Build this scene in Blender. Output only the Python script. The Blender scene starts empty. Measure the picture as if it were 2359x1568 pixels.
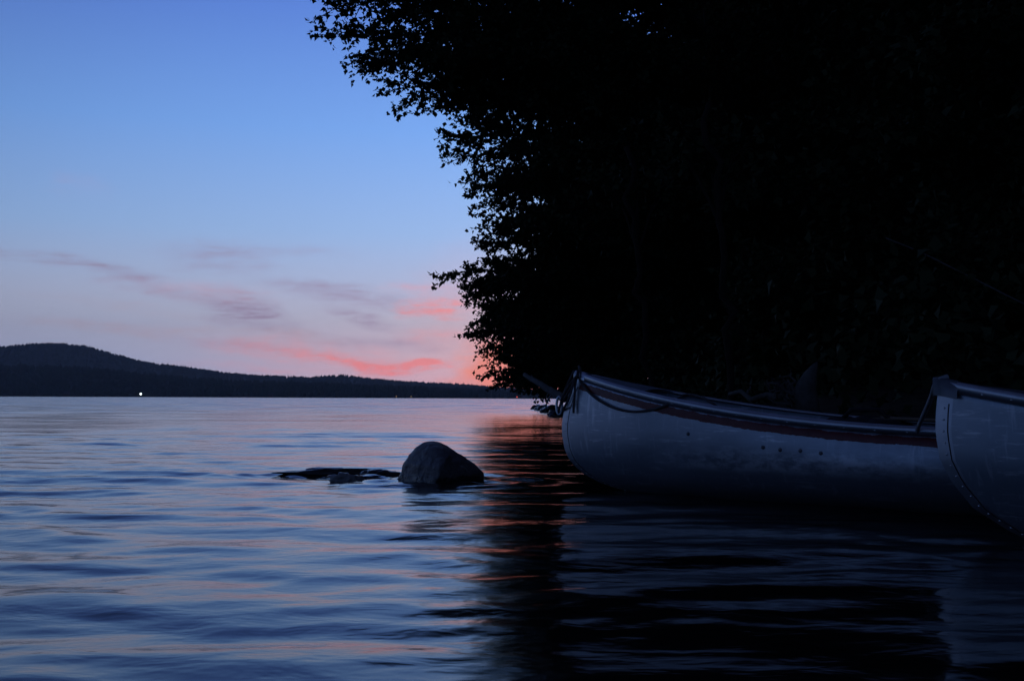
import bpy, bmesh, math, random
import numpy as np
from mathutils import Vector, Matrix, noise
from mathutils.bvhtree import BVHTree

random.seed(7)
rng = np.random.default_rng(7)
S = bpy.context.scene
C = S.collection
R = math.radians

# ------------------------------------------------------------------ camera
FPX = 2530.0                      # focal length in units of a 2359-wide picture
CAM = Vector((0.0, 0.0, 0.45))
PITCH = math.atan(133 / FPX)
ROLL = R(0.24)
fw = Vector((0, math.cos(PITCH), math.sin(PITCH)))
up0 = Vector((0, -math.sin(PITCH), math.cos(PITCH)))
rt = Vector((1, 0, 0)) * math.cos(ROLL) + up0 * math.sin(ROLL)
up = up0 * math.cos(ROLL) - Vector((1, 0, 0)) * math.sin(ROLL)
cd = bpy.data.cameras.new('camera')
cam = bpy.data.objects.new('camera', cd)
C.objects.link(cam)
m = Matrix((rt, up, -fw)).transposed().to_4x4()
m.translation = CAM
cam.matrix_world = m
cd.lens = 36 / (2 * 1179.5 / FPX)
cd.clip_start = 0.05
cd.clip_end = 20000
S.camera = cam

def ray(px, py):
    return (fw + rt * ((px - 1179.5) / FPX) - up * ((py - 784) / FPX))

def at(px, py, d):                # a point seen at that place, d metres along the view axis
    return CAM + ray(px, py) * d

# ------------------------------------------------------------------ exposure
S.view_settings.view_transform = 'Standard'
S.view_settings.look = 'None'
S.view_settings.exposure = 0
S.view_settings.gamma = 1
S.cycles.use_denoising = True
S.cycles.max_bounces = 6
S.cycles.diffuse_bounces = 2
S.cycles.glossy_bounces = 4
S.cycles.transparent_max_bounces = 8

def lin(r, g, b):
    def f(c):
        c /= 255
        return c / 12.92 if c <= 0.04045 else ((c + .055) / 1.055) ** 2.4
    return (f(r), f(g), f(b), 1)

class NT:
    def __init__(s, tree):
        s.t = tree
    def n(s, kind, ins=None, **kw):
        nd = s.t.nodes.new(kind)
        for k, v in kw.items():
            setattr(nd, k, v)
        for k, v in (ins or {}).items():
            if isinstance(v, bpy.types.NodeSocket):
                s.t.links.new(v, nd.inputs[k])
            else:
                nd.inputs[k].default_value = v
        return nd
    def math(s, op, a, b=None, c=None, clamp=False):
        i = {0: a}
        if b is not None: i[1] = b
        if c is not None: i[2] = c
        return s.n('ShaderNodeMath', i, operation=op, use_clamp=clamp).outputs[0]
    def mapr(s, v, a, b, c, d, smooth=False):
        return s.n('ShaderNodeMapRange', {0: v, 1: a, 2: b, 3: c, 4: d},
                   interpolation_type='SMOOTHSTEP' if smooth else 'LINEAR').outputs[0]
    def mix(s, f, a, b, blend='MIX'):
        nd = s.t.nodes.new('ShaderNodeMix')
        nd.data_type = 'RGBA'
        nd.blend_type = blend
        for k, v in ((0, f), (6, a), (7, b)):
            if isinstance(v, bpy.types.NodeSocket):
                s.t.links.new(v, nd.inputs[k])
            else:
                nd.inputs[k].default_value = v
        return nd.outputs[2]
    def ramp(s, f, stops):
        nd = s.n('ShaderNodeValToRGB', {0: f})
        e = nd.color_ramp.elements
        while len(e) < len(stops):
            e.new(0.5)
        for el, (p, c) in zip(e, stops):
            el.position = p
            el.color = c
        return nd.outputs[0]
    def noise(s, vec, scale, detail=3, rough=.5, dist=0):
        return s.n('ShaderNodeTexNoise', {'Vector': vec, 'Scale': scale, 'Detail': detail,
                                          'Roughness': rough, 'Distortion': dist})

# ------------------------------------------------------------------ dusk sky
SUN_AZ, SUN_EL = R(3.0), R(-1.0)
W = bpy.data.worlds.new('World')
S.world = W
W.use_nodes = True
W.node_tree.nodes.clear()
w = NT(W.node_tree)
out = w.n('ShaderNodeOutputWorld')
tc = w.n('ShaderNodeTexCoord')
dirv = tc.outputs['Generated']
sx = w.n('ShaderNodeSeparateXYZ', {0: dirv})
el = w.math('ARCSINE', sx.outputs[2])
az = w.math('ARCTAN2', sx.outputs[0], sx.outputs[1])
elc = w.math('MAXIMUM', el, 0.0)
grad = w.ramp(w.mapr(elc, 0, R(90), 0, 1), [
    (0.0, lin(234, 190, 208)), (2 / 90, lin(220, 196, 218)), (4 / 90, lin(200, 200, 226)), (6 / 90, lin(178, 197, 238)),
    (8.5 / 90, lin(154, 193, 248)), (13.7 / 90, lin(120, 174, 252)), (20 / 90, lin(90, 136, 232)),
    (32 / 90, lin(56, 82, 160)), (50 / 90, lin(26, 40, 90)), (1.0, lin(14, 21, 48))])
# away from the sunset the band along the horizon is blue grey rather than pink
azd = w.math('ABSOLUTE', w.math('SUBTRACT', az, SUN_AZ))
side = w.mapr(azd, R(4), R(26), 0, 1, True)
low = w.mapr(elc, 0, R(8), 1, 0, True)
base = w.mix(w.math('MULTIPLY', side, low), grad, lin(170, 194, 236))
# cloud streaks: a direction field (azimuth, elevation) bent by noise
aev = w.n('ShaderNodeCombineXYZ', {0: az, 1: el, 2: 0.0}).outputs[0]
stretch = w.n('ShaderNodeVectorMath', {0: aev, 1: (1.0, 3.2, 1.0)}, operation='MULTIPLY').outputs[0]
nz1 = w.noise(stretch, 16, 5, .6)
nz2 = w.noise(stretch, 60, 4, .6)
bend = w.n('ShaderNodeVectorMath', {0: nz1.outputs['Color'], 1: (.5, .5, .5)}, operation='SUBTRACT').outputs[0]
bend = w.n('ShaderNodeVectorMath', {0: bend, 1: (.10, .022, 0)}, operation='MULTIPLY').outputs[0]
bent = w.n('ShaderNodeVectorMath', {0: aev, 1: bend}, operation='ADD').outputs[0]
fibre = w.n('ShaderNodeMapping', {'Vector': aev, 'Rotation': (0, 0, R(-4)), 'Scale': (14, 120, 1)}).outputs[0]
nz3 = w.noise(fibre, 1.0, 5, .65, .6)
wisp = w.math('MULTIPLY', w.mapr(nz2.outputs[0], .3, .66, .45, 1.15), w.mapr(nz3.outputs[0], .33, .64, .2, 1.4))

def blobs(items):
    tot = None
    for (px, py, a, b, ang, wt) in items:
        mp = w.n('ShaderNodeMapping', {'Vector': bent, 'Location': ((px - 1180) / FPX, (917 - py) / FPX, 0),
                                       'Rotation': (0, 0, R(-ang)), 'Scale': (a / FPX, b / FPX, 1)}, vector_type='TEXTURE')
        ln = w.n('ShaderNodeVectorMath', {0: mp.outputs[0]}, operation='LENGTH').outputs['Value']
        g = w.mapr(ln, 0, 1.5, wt, 0, True)
        tot = g if tot is None else w.math('ADD', tot, g)
    return tot

grey = blobs([(275, 644, 130, 20, 9, .85), (110, 624, 150, 14, 4, .6), (585, 728, 100, 34, 20, .95), (520, 606, 110, 36, 2, .6),
              (790, 682, 180, 22, 7, .7), (845, 738, 100, 15, 12, .75), (420, 690, 140, 14, 8, .5), (700, 590, 120, 14, 0, .25),
              (900, 790, 190, 18, 2, .45), (560, 800, 190, 12, 3, .35)])
pink = blobs([(985, 707, 66, 24, 10, 1.0), (700, 812, 200, 26, 4, .6), (810, 834, 120, 20, 9, .6), (915, 850, 100, 17, -9, 1.1), (960, 838, 40, 9, -14, .8),
              (1002, 844, 30, 10, 0, .9), (470, 682, 170, 22, 4, .14), (945, 662, 70, 14, 0, .35), (1060, 700, 70, 50, 0, .25),
              (235, 465, 60, 24, 0, .07), (620, 850, 160, 10, 3, .35), (1010, 770, 100, 20, 0, .3)])
peach = blobs([(330, 768, 220, 13, 3, .5), (620, 772, 200, 10, 4, .35), (330, 720, 200, 12, 5, .2)])
c1 = w.mix(w.math('MULTIPLY', grey, wisp, clamp=True), base, lin(160, 148, 188))
c1 = w.mix(w.math('MULTIPLY', peach, wisp, clamp=True), c1, lin(196, 168, 186))
c1 = w.mix(w.math('MULTIPLY', pink, wisp, clamp=True), c1, lin(255, 152, 164))
# afterglow round the place where the sun went down
glow = blobs([(1130, 858, 85, 62, 0, .6), (1210, 850, 130, 95, 0, 1.0), (1180, 860, 240, 100, 0, .15), (1110, 690, 150, 130, 0, .14)])
c1 = w.mix(w.math('MINIMUM', glow, 1.0), c1, lin(255, 156, 146))
# the far side of the sky is already dark
wdir = (math.sin(SUN_AZ), math.cos(SUN_AZ), 0)
cosw = w.n('ShaderNodeVectorMath', {0: dirv, 1: wdir}, operation='DOT_PRODUCT').outputs['Value']
fall = w.ramp(w.mapr(cosw, -1, 1, 0, 1), [(0, (1,) * 3 + (1,)), (.5, (.85,) * 3 + (1,)), (.8, (.45,) * 3 + (1,)),
                                         (.95, (.06,) * 3 + (1,)), (1, (0,) * 3 + (1,))])
east = w.ramp(w.mapr(elc, 0, R(90), 0, 1), [(0, lin(48, 92, 152)), (7 / 90, lin(38, 74, 130)), (20 / 90, lin(22, 36, 72)), (45 / 90, lin(13, 20, 46)), (1, lin(10, 15, 36))])
dim = w.mapr(azd, R(1), R(32), 1.04, .76)
c1 = w.mix(1.0, c1, w.n('ShaderNodeCombineColor', {0: dim, 1: dim, 2: dim}).outputs[0], 'MULTIPLY')
c1 = w.mix(fall, c1, east)
nishita = w.n('ShaderNodeTexSky', sky_type='NISHITA', sun_disc=False, sun_elevation=SUN_EL, sun_rotation=SUN_AZ)
bgA = w.n('ShaderNodeBackground', {'Color': c1, 'Strength': 1.0})
bgB = w.n('ShaderNodeBackground', {'Color': nishita.outputs[0], 'Strength': 0.05})
add = w.n('ShaderNodeAddShader', {0: bgA.outputs[0], 1: bgB.outputs[0]})
w.t.links.new(add.outputs[0], out.inputs[0])

sl = bpy.data.lights.new('sun', 'SUN')
sl.energy = 0.05
sl.angle = R(0.5)
sl.color = (1, .55, .4)
so = bpy.data.objects.new('sun', sl)
C.objects.link(so)
so.rotation_euler = Vector((-math.sin(SUN_AZ), -math.cos(SUN_AZ), -math.tan(SUN_EL))).to_track_quat('-Z', 'Y').to_euler()

# ------------------------------------------------------------------ helpers
def material(name, color, rough=.6, metal=0.0, spec=.5, var=None, vscale=4, bump=None, coord='Object'):
    mt = bpy.data.materials.new(name)
    mt.use_nodes = True
    t = NT(mt.node_tree)
    b = mt.node_tree.nodes['Principled BSDF']
    b.inputs['Roughness'].default_value = rough
    b.inputs['Metallic'].default_value = metal
    b.inputs['Specular IOR Level'].default_value = spec
    co = t.n('ShaderNodeTexCoord').outputs[coord]
    if var:
        nz = t.noise(co, vscale, 6, .6)
        f = t.mapr(nz.outputs[0], .3, .7, 0, 1)
        t.t.links.new(t.mix(f, (*color, 1), (*var, 1)), b.inputs['Base Color'])
    else:
        b.inputs['Base Color'].default_value = (*color, 1)
    if bump:
        nb = t.noise(co, bump[0], 6, .6)
        bp = t.n('ShaderNodeBump', {'Height': nb.outputs[0], 'Strength': bump[1], 'Distance': bump[2]})
        t.t.links.new(bp.outputs[0], b.inputs['Normal'])
    return mt

def tag(o, label=None, cat=None, group=None, kind=None):
    if label: o['label'] = label
    if cat: o['category'] = cat
    if group: o['group'] = group
    if kind: o['kind'] = kind
    return o

def empty(name, loc, rz=0):
    o = bpy.data.objects.new(name, None)
    C.objects.link(o)
    o.location = loc
    o.rotation_euler = (0, 0, rz)
    o.empty_display_size = .2
    return o

def mesh_obj(name, V, F, mat, parent=None, smooth=True):
    me = bpy.data.meshes.new(name)
    me.from_pydata([tuple(v) for v in V], [], [tuple(f) for f in F])
    if smooth:
        me.polygons.foreach_set('use_smooth', [True] * len(me.polygons))
    me.materials.append(mat)
    me.update()
    o = bpy.data.objects.new(name, me)
    C.objects.link(o)
    o.parent = parent
    return o

def np_mesh(name, V, nper, mat, parent=None):        # V (n, nper, 3): n separate polygons
    n = len(V)
    me = bpy.data.meshes.new(name)
    me.vertices.add(n * nper)
    me.vertices.foreach_set('co', np.ascontiguousarray(V, np.float32).ravel())
    me.loops.add(n * nper)
    me.loops.foreach_set('vertex_index', np.arange(n * nper, dtype=np.int32))
    me.polygons.add(n)
    me.polygons.foreach_set('loop_start', np.arange(0, n * nper, nper, dtype=np.int32))
    me.update(calc_edges=True)
    me.materials.append(mat)
    o = bpy.data.objects.new(name, me)
    C.objects.link(o)
    o.parent = parent
    return o

class MB:
    def __init__(s):
        s.V, s.F = [], []
    def add(s, V, F):
        k = len(s.V)
        s.V += [tuple(v) for v in V]
        s.F += [tuple(i + k for i in f) for f in F]
    def tube(s, pts, rad, n=8, cap=True):
        pts = [Vector(p) for p in pts]
        if not hasattr(rad, '__len__'):
            rad = [rad] * len(pts)
        k = len(s.V)
        prev = None
        for i, p in enumerate(pts):
            d = (pts[min(i + 1, len(pts) - 1)] - pts[max(i - 1, 0)])
            d = d.normalized() if d.length > 1e-9 else Vector((0, 0, 1))
            a = prev if prev else (Vector((0, 0, 1)) if abs(d.z) < .9 else Vector((1, 0, 0)))
            a = (a - d * a.dot(d)).normalized()
            prev = a
            b = d.cross(a)
            for j in range(n):
                t = 2 * math.pi * j / n
                s.V.append(tuple(p + (a * math.cos(t) + b * math.sin(t)) * rad[i]))
        for i in range(len(pts) - 1):
            for j in range(n):
                j2 = (j + 1) % n
                s.F.append((k + i * n + j, k + i * n + j2, k + (i + 1) * n + j2, k + (i + 1) * n + j))
        if cap:
            s.F.append(tuple(k + j for j in reversed(range(n))))
            s.F.append(tuple(k + (len(pts) - 1) * n + j for j in range(n)))
    def dome(s, c, nrm, r, h, n=8):
        nrm = Vector(nrm).normalized()
        a = nrm.orthogonal().normalized()
        b = nrm.cross(a)
        c = Vector(c)
        k = len(s.V)
        for (rr, hh) in ((1, 0), (.75, .7)):
            for j in range(n):
                t = 2 * math.pi * j / n
                s.V.append(tuple(c + (a * math.cos(t) + b * math.sin(t)) * r * rr + nrm * h * hh))
        s.V.append(tuple(c + nrm * h))
        for j in range(n):
            j2 = (j + 1) % n
            s.F.append((k + j, k + j2, k + n + j2, k + n + j))
            s.F.append((k + n + j, k + n + j2, k + 2 * n))
    def build(s, name, mat, parent=None, smooth=True):
        return mesh_obj(name, s.V, s.F, mat, parent, smooth)

def smooth_path(P, n):
    P = np.array([tuple(p) for p in P], float)
    t = np.linspace(0, 1, len(P))
    T = np.linspace(0, 1, n)
    o = np.stack([np.interp(T, t, P[:, k]) for k in range(3)], 1)
    for _ in range(max(2, n // len(P) // 2 + 1)):
        o[1:-1] = (o[:-2] + 2 * o[1:-1] + o[2:]) / 4
    return o

def fbm(p, o=4):
    return noise.fractal(Vector(p), 1.0, 2.0, o, noise_basis='PERLIN_ORIGINAL')

# ------------------------------------------------------------------ shore line and bank
SHORE = np.array([(9.5, -12), (8.5, -2), (7.2, 2), (5.4, 4.6), (3.4, 6.2), (2.1, 7.6), (1.75, 10), (1.9, 15), (2.2, 20), (2.0, 26),
                  (1.7, 32), (1.75, 37), (2.6, 43), (6, 55), (16, 80), (60, 140)], float)

def shore_x(y):
    return np.interp(y, SHORE[:, 1], SHORE[:, 0])

def bank_z(x, y):
    d = x - shore_x(y)
    z = np.where(d > 0, .42 * (1 - np.exp(-np.maximum(d, 0) / .55)) + .07 * np.maximum(d, 0), .35 * d)
    return np.clip(z, -1.2, 3.5)

ys = np.concatenate([np.linspace(-12, 12, 110), np.linspace(12.3, 50, 110), np.linspace(51, 140, 30)])
us = np.concatenate([np.linspace(-3, 6, 70), np.linspace(6.5, 60, 30), np.linspace(70, 260, 8)])
V, F = [], []
for y in ys:
    for u in us:
        x = shore_x(y) + u
        z = float(bank_z(x, y)) + .05 * fbm((x * 1.3, y * 1.3, 2)) * min(1, abs(u) + .3) + .025 * fbm((x * 5, y * 5, 4))
        V.append((x, y, z))
nu = len(us)
for i in range(len(ys) - 1):
    for j in range(nu - 1):
        F.append((i * nu + j, i * nu + j + 1, (i + 1) * nu + j + 1, (i + 1) * nu + j))
m_soil = material('bank soil', (.045, .035, .025), .9, 0, .2, (.02, .016, .011), 3, (25, .6, .03))
tag(mesh_obj('ground', V, F, m_soil), kind='structure')

# ------------------------------------------------------------------ water with its waves
ROCK = at(1010, 1108, 5.95); ROCK.z = 0
AWASH = [(at(790, 1088, 6.5), .34, .10), (at(865, 1085, 6.3), .2, .1)]

waves = []
for k in range(80):
    lam = .15 * (.85 / .15) ** rng.random()
    th = math.pi / 2 + rng.normal(0, .48) + (math.pi if rng.random() < .25 else 0)
    waves.append((2 * math.pi / lam, th, lam ** 1.25 * rng.uniform(.5, 1.3), rng.random() * 6.283))
SLOPE = .068
_tot = math.sqrt(sum((a * k) ** 2 / 2 for k, _, a, _ in waves))
waves = [(k, th, a * SLOPE / _tot, ph) for k, th, a, ph in waves]

def wave_h(x, y, r):
    # patchy amplitude, and the calmer far water
    patch = .75 + .3 * np.sin(x * .9 + 1.2 * np.sin(y * .5)) * np.sin(y * .8 + 1.7 + .6 * x)
    h = np.zeros_like(x)
    wx = x + .10 * np.sin(1.9 * y + .7 * x) + .05 * np.sin(4.3 * x + 2.1 * y)
    wy = y + .10 * np.sin(1.6 * x + 1.0 + .5 * y) + .04 * np.sin(5.1 * y - 2.6 * x)
    for k, th, a, ph in waves:
        cell = r * .0016 + r * r * .0004
        lam = 2 * math.pi / k
        h += a * np.clip((lam / np.maximum(cell, 1e-6) - 2.5) / 4, 0, 1) * np.sin(k * (wx * math.cos(th) + wy * math.sin(th)) + ph)
    h *= patch
    # rings and churned water round the boulder
    d = np.hypot(x - ROCK.x, (y - ROCK.y))
    h += .007 * np.exp(-((d - .35) / .35) ** 2) * np.sin(d * 21 + 2.5 * np.sin(3 * np.arctan2(y - ROCK.y, x - ROCK.x)))
    for c, a, hh in AWASH:
        dd = np.hypot((x - c.x) / a, (y - c.y) / .11)
        h += (.014 * np.exp(-dd ** 2) - .008 * np.exp(-((dd - 1.7) / .7) ** 2)) * (1 + .8 * np.sin(x * 23 + 3 * np.sin(y * 9)) * np.sin(y * 31 + x * 7))
    return h

azs = np.concatenate([np.linspace(-180, -48, 34)[:-1], np.linspace(-48, 48, 820), np.linspace(48, 180, 34)[1:]])
azs = np.radians(azs)
rs = np.concatenate([np.linspace(.3, 1.2, 12)[:-1], 1.2 * (70 / 1.2) ** np.linspace(0, 1, 760), 70 * (9000 / 70) ** np.linspace(0, 1, 60)[1:]])
A, Rr = np.meshgrid(azs, rs)
X, Y = Rr * np.sin(A), Rr * np.cos(A)
Z = wave_h(X, Y, Rr) * np.clip((80 - Rr) / 40, 0, 1)
na, nr = len(azs), len(rs)
P = np.stack([X, Y, Z], -1).reshape(-1, 3)
idx = np.arange(na * nr).reshape(nr, na)
Q = np.stack([idx[:-1, :-1], idx[:-1, 1:], idx[1:, 1:], idx[1:, :-1]], -1).reshape(-1, 4)
me = bpy.data.meshes.new('lake_water')
P = np.vstack([P, [[0, 0, 0]]])
fan = np.stack([np.full(na - 1, len(P) - 1), idx[0, 1:], idx[0, :-1]], -1)
me.vertices.add(len(P)); me.vertices.foreach_set('co', P.astype(np.float32).ravel())
nl = Q.size + fan.size
me.loops.add(nl); me.loops.foreach_set('vertex_index', np.concatenate([Q[:, ::-1].ravel(), fan[:, ::-1].ravel()]).astype(np.int32))
me.polygons.add(len(Q) + len(fan))
me.polygons.foreach_set('loop_start', np.concatenate([np.arange(len(Q)) * 4, Q.size + np.arange(len(fan)) * 3]).astype(np.int32))
me.update(calc_edges=True)
me.polygons.foreach_set('use_smooth', np.ones(len(me.polygons), bool))
mw = bpy.data.materials.new('lake water')
mw.use_nodes = True
t = NT(mw.node_tree)
b = mw.node_tree.nodes['Principled BSDF']
b.inputs['Base Color'].default_value = (.010, .008, .008, 1)
b.inputs['Roughness'].default_value = .07
b.inputs['IOR'].default_value = 1.333
pos = t.n('ShaderNodeNewGeometry').outputs['Position']
flat = t.n('ShaderNodeVectorMath', {0: pos, 1: (1, 1.4, 0)}, operation='MULTIPLY').outputs[0]
n1 = t.noise(flat, 5.5, 3, .5, .3)
n2 = t.noise(flat, .9, 3, .55, .4)
dist = t.n('ShaderNodeVectorMath', {0: pos}, operation='LENGTH').outputs['Value']
swell = t.n('ShaderNodeVectorMath', {0: pos, 1: (.3, 1, 0)}, operation='MULTIPLY').outputs[0]
n3 = t.noise(swell, 1.3, 2, .5, .2)
hsum = t.math('ADD', t.math('MULTIPLY', n1.outputs[0], .0045), t.math('MULTIPLY', n2.outputs[0], .018))
hsum = t.math('ADD', hsum, t.math('MULTIPLY', n3.outputs[0], t.mapr(dist, 10, 30, 0, .05)))
bp = t.n('ShaderNodeBump', {'Height': hsum, 'Strength': 1.0, 'Distance': 1.0})
# far ripples are finer than a bump can follow: their slopes come straight from noise
slope = t.n('ShaderNodeVectorMath', {0: n3.outputs['Color'], 1: (.5, .5, .5)}, operation='SUBTRACT').outputs[0]
slope = t.n('ShaderNodeVectorMath', {0: slope, 1: (.30, .62, 0)}, operation='MULTIPLY').outputs[0]
slope = t.n('ShaderNodeVectorMath', {0: slope, 1: (0, -.045, 0)}, operation='ADD').outputs[0]      # tilt added so the far water mirrors higher, brighter sky
slope = t.n('ShaderNodeVectorMath', {0: slope, 1: t.n('ShaderNodeCombineXYZ', {0: t.mapr(dist, 14, 50, 0, 1), 1: t.mapr(dist, 14, 50, 0, 1), 2: 0.0}).outputs[0]}, operation='MULTIPLY').outputs[0]
nrm = t.n('ShaderNodeVectorMath', {0: bp.outputs[0], 1: slope}, operation='ADD').outputs[0]
nrm = t.n('ShaderNodeVectorMath', {0: nrm}, operation='NORMALIZE').outputs[0]
t.t.links.new(t.mapr(dist, 15, 140, .1, .14), b.inputs['Roughness'])
t.t.links.new(nrm, b.inputs['Normal'])
me.materials.append(mw)
wo = bpy.data.objects.new('lake_water', me)
C.objects.link(wo)
tag(wo, kind='structure')

# ------------------------------------------------------------------ far hills and the woods on them
def prof(pts):
    a = np.array([((px - 1180) / FPX, (917 - py) / FPX) for px, py in pts])
    return lambda az: np.interp(az, a[:, 0], a[:, 1])
ridge1 = prof([(-1500, 850), (-600, 842), (0, 839), (150, 841), (290, 852), (420, 866), (560, 874), (760, 878), (900, 884), (1050, 889), (1150, 894), (1300, 900), (1600, 903), (2600, 900)])
ridge2 = prof([(-1500, 840), (-500, 825), (-150, 815), (0, 801), (60, 794), (130, 791), (200, 799), (270, 818), (330, 833), (420, 843), (520, 858), (600, 863),
               (720, 867), (790, 862), (850, 868), (950, 877), (1050, 881), (1140, 887), (1250, 894), (1600, 890), (2600, 880)])
def land_z(azv, r):
    t1 = np.clip((r - 1500) / 330, 0, 1)
    z1 = (ridge1(azv) * 1830 - 11) * np.sin(t1 * math.pi / 2) * np.clip((2600 - r) / 770, 0, 1)
    t2 = np.clip((r - 2000) / 1000, 0, 1)
    z2 = (ridge2(azv) * 3000 - 11) * (t2 * t2 * (3 - 2 * t2)) * np.clip((3900 - r) / 850, 0, 1)
    lump = 3.5 * np.sin(azv * 61 + r * .004) + 2.5 * np.sin(azv * 143 + 1.3) + 1.5 * np.sin(azv * 330 + r * .01)
    z1 = z1 + lump * np.clip(z1 / 30, 0, 1) * .12
    z2 = z2 + lump * np.clip(z2 / 40, 0, 1) * .15
    return np.maximum(np.maximum(z1, z2), np.clip((r - 1495) * .1, -1, 1.5))
haz = np.tan(np.linspace(-.75, .6, 260))
hr = np.concatenate([np.linspace(1485, 1900, 24), np.linspace(1940, 3100, 30), np.linspace(3150, 3700, 6)])
V, F = [], []
for r in hr:
    zz = land_z(haz, np.full_like(haz, r))
    for a_, z_ in zip(haz, zz):
        V.append((a_ * r, r, z_))
nh = len(haz)
for i in range(len(hr) - 1):
    for j in range(nh - 1):
        F.append((i * nh + j, i * nh + j + 1, (i + 1) * nh + j + 1, (i + 1) * nh + j))
m_hill = material('hill ground', (.035, .05, .03), .9, 0, .1, (.02, .03, .018), .01)
tag(mesh_obj('hills', V, F, m_hill), kind='structure')
m_far = material('far tree foliage', (.04, .06, .035), .9, 0, .1, (.02, .032, .02), .02)

fv, ff = [], []
def far_tree(x, y, z, h, con):
    k = len(fv)
    n = 6
    rot = rng.random() * 6.3
    lev = [(0.0, .25), (.18, 1.0), (.55, .62), (.82, .3)] if con else [(0.0, .3), (.22, .85), (.55, 1.0), (.85, .62)]
    rad = h * (.2 if con else .36)
    for (q, rr) in lev:
        for j in range(n):
            a_ = rot + 6.283 * j / n
            s_ = rad * rr * rng.uniform(.7, 1.25)
            fv.append((x + s_ * math.cos(a_), y + s_ * math.sin(a_), z + h * (q + rng.uniform(-.05, .05))))
    fv.append((x, y, z + h))
    for i in range(len(lev) - 1):
        for j in range(n):
            j2 = (j + 1) % n
            ff.append((k + i * n + j, k + i * n + j2, k + (i + 1) * n + j2, k + (i + 1) * n + j))
    for j in range(n):
        ff.append((k + (len(lev) - 1) * n + j, k + (len(lev) - 1) * n + (j + 1) % n, k + len(lev) * n))
for (r0, r1, cnt) in ((1498, 1530, 1200), (1530, 1880, 6000), (2400, 3060, 8000)):
    for _ in range(cnt):
        a_ = rng.uniform(-.62, .5)
        q = rng.random()
        r = r0 + (r1 - r0) * (q if r0 < 2000 else q ** .6)
        z_ = float(land_z(np.array([a_]), np.array([r]))[0])
        con = rng.random() < .3
        far_tree(a_ * r, r, z_ - 1, (6.5 + 5 * rng.random() ** 1.8) * (1.15 if con else .95), con)
tag(mesh_obj('far_woods', fv, ff, m_far, smooth=False), kind='stuff')

# ------------------------------------------------------------------ lamps and cabins on the far shore
def emis(name, col, st):
    mt = bpy.data.materials.new(name)
    mt.use_nodes = True
    t = NT(mt.node_tree)
    mt.node_tree.nodes.clear()
    o = t.n('ShaderNodeOutputMaterial')
    e = t.n('ShaderNodeEmission', {'Color': (*col, 1), 'Strength': st})
    t.t.links.new(e.outputs[0], o.inputs[0])
    return mt
m_post = material('weathered post', (.08, .07, .06), .8)

def ball(c, r, n=10):
    bm = bmesh.new()
    bmesh.ops.create_icosphere(bm, subdivisions=2, radius=r, matrix=Matrix.Translation(c))
    return bm
def bm_obj(name, bm, mat, parent=None, smooth=True):
    me = bpy.data.meshes.new(name)
    bm.to_mesh(me)
    bm.free()
    if smooth:
        me.polygons.foreach_set('use_smooth', [True] * len(me.polygons))
    me.materials.append(mat)
    o = bpy.data.objects.new(name, me)
    C.objects.link(o)
    o.parent = parent
    return o

def shore_lamp(px, d, col, st, r, h, label):
    p = at(px, 917, d); p.z = 0
    t_ = empty('shore_lamp', p)
    mb = MB()
    mb.tube([(0, 0, -1), (0, 0, h)], [.14, .1], 6)
    mb.tube([(0, 0, h), (0, 0, h + .25)], [.35, .3], 8)
    mb.build('lamp_post', m_post, t_)
    bm_obj('lamp_globe', ball((0, 0, h + .2 + r), r), emis(label, col, st), t_)
    tag(t_, label, 'lamp')
shore_lamp(324, 1488, (.9, 1, .95), 14, .95, 3.0, 'bright white lamp shining at the foot of the far hill')
shore_lamp(1191, 1488, (1, .08, .04), 3.0, .55, 1.4, 'small red light low on the far shore below the sunset')
shore_lamp(913, 1489, (1, .55, .25), 1.0, .5, 1.6, 'faint orange lamp, left one of a close pair on the far shore')
shore_lamp(947, 1489, (1, .7, .35), .7, .5, 1.6, 'faint yellow lamp, right one of a close pair on the far shore')

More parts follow.
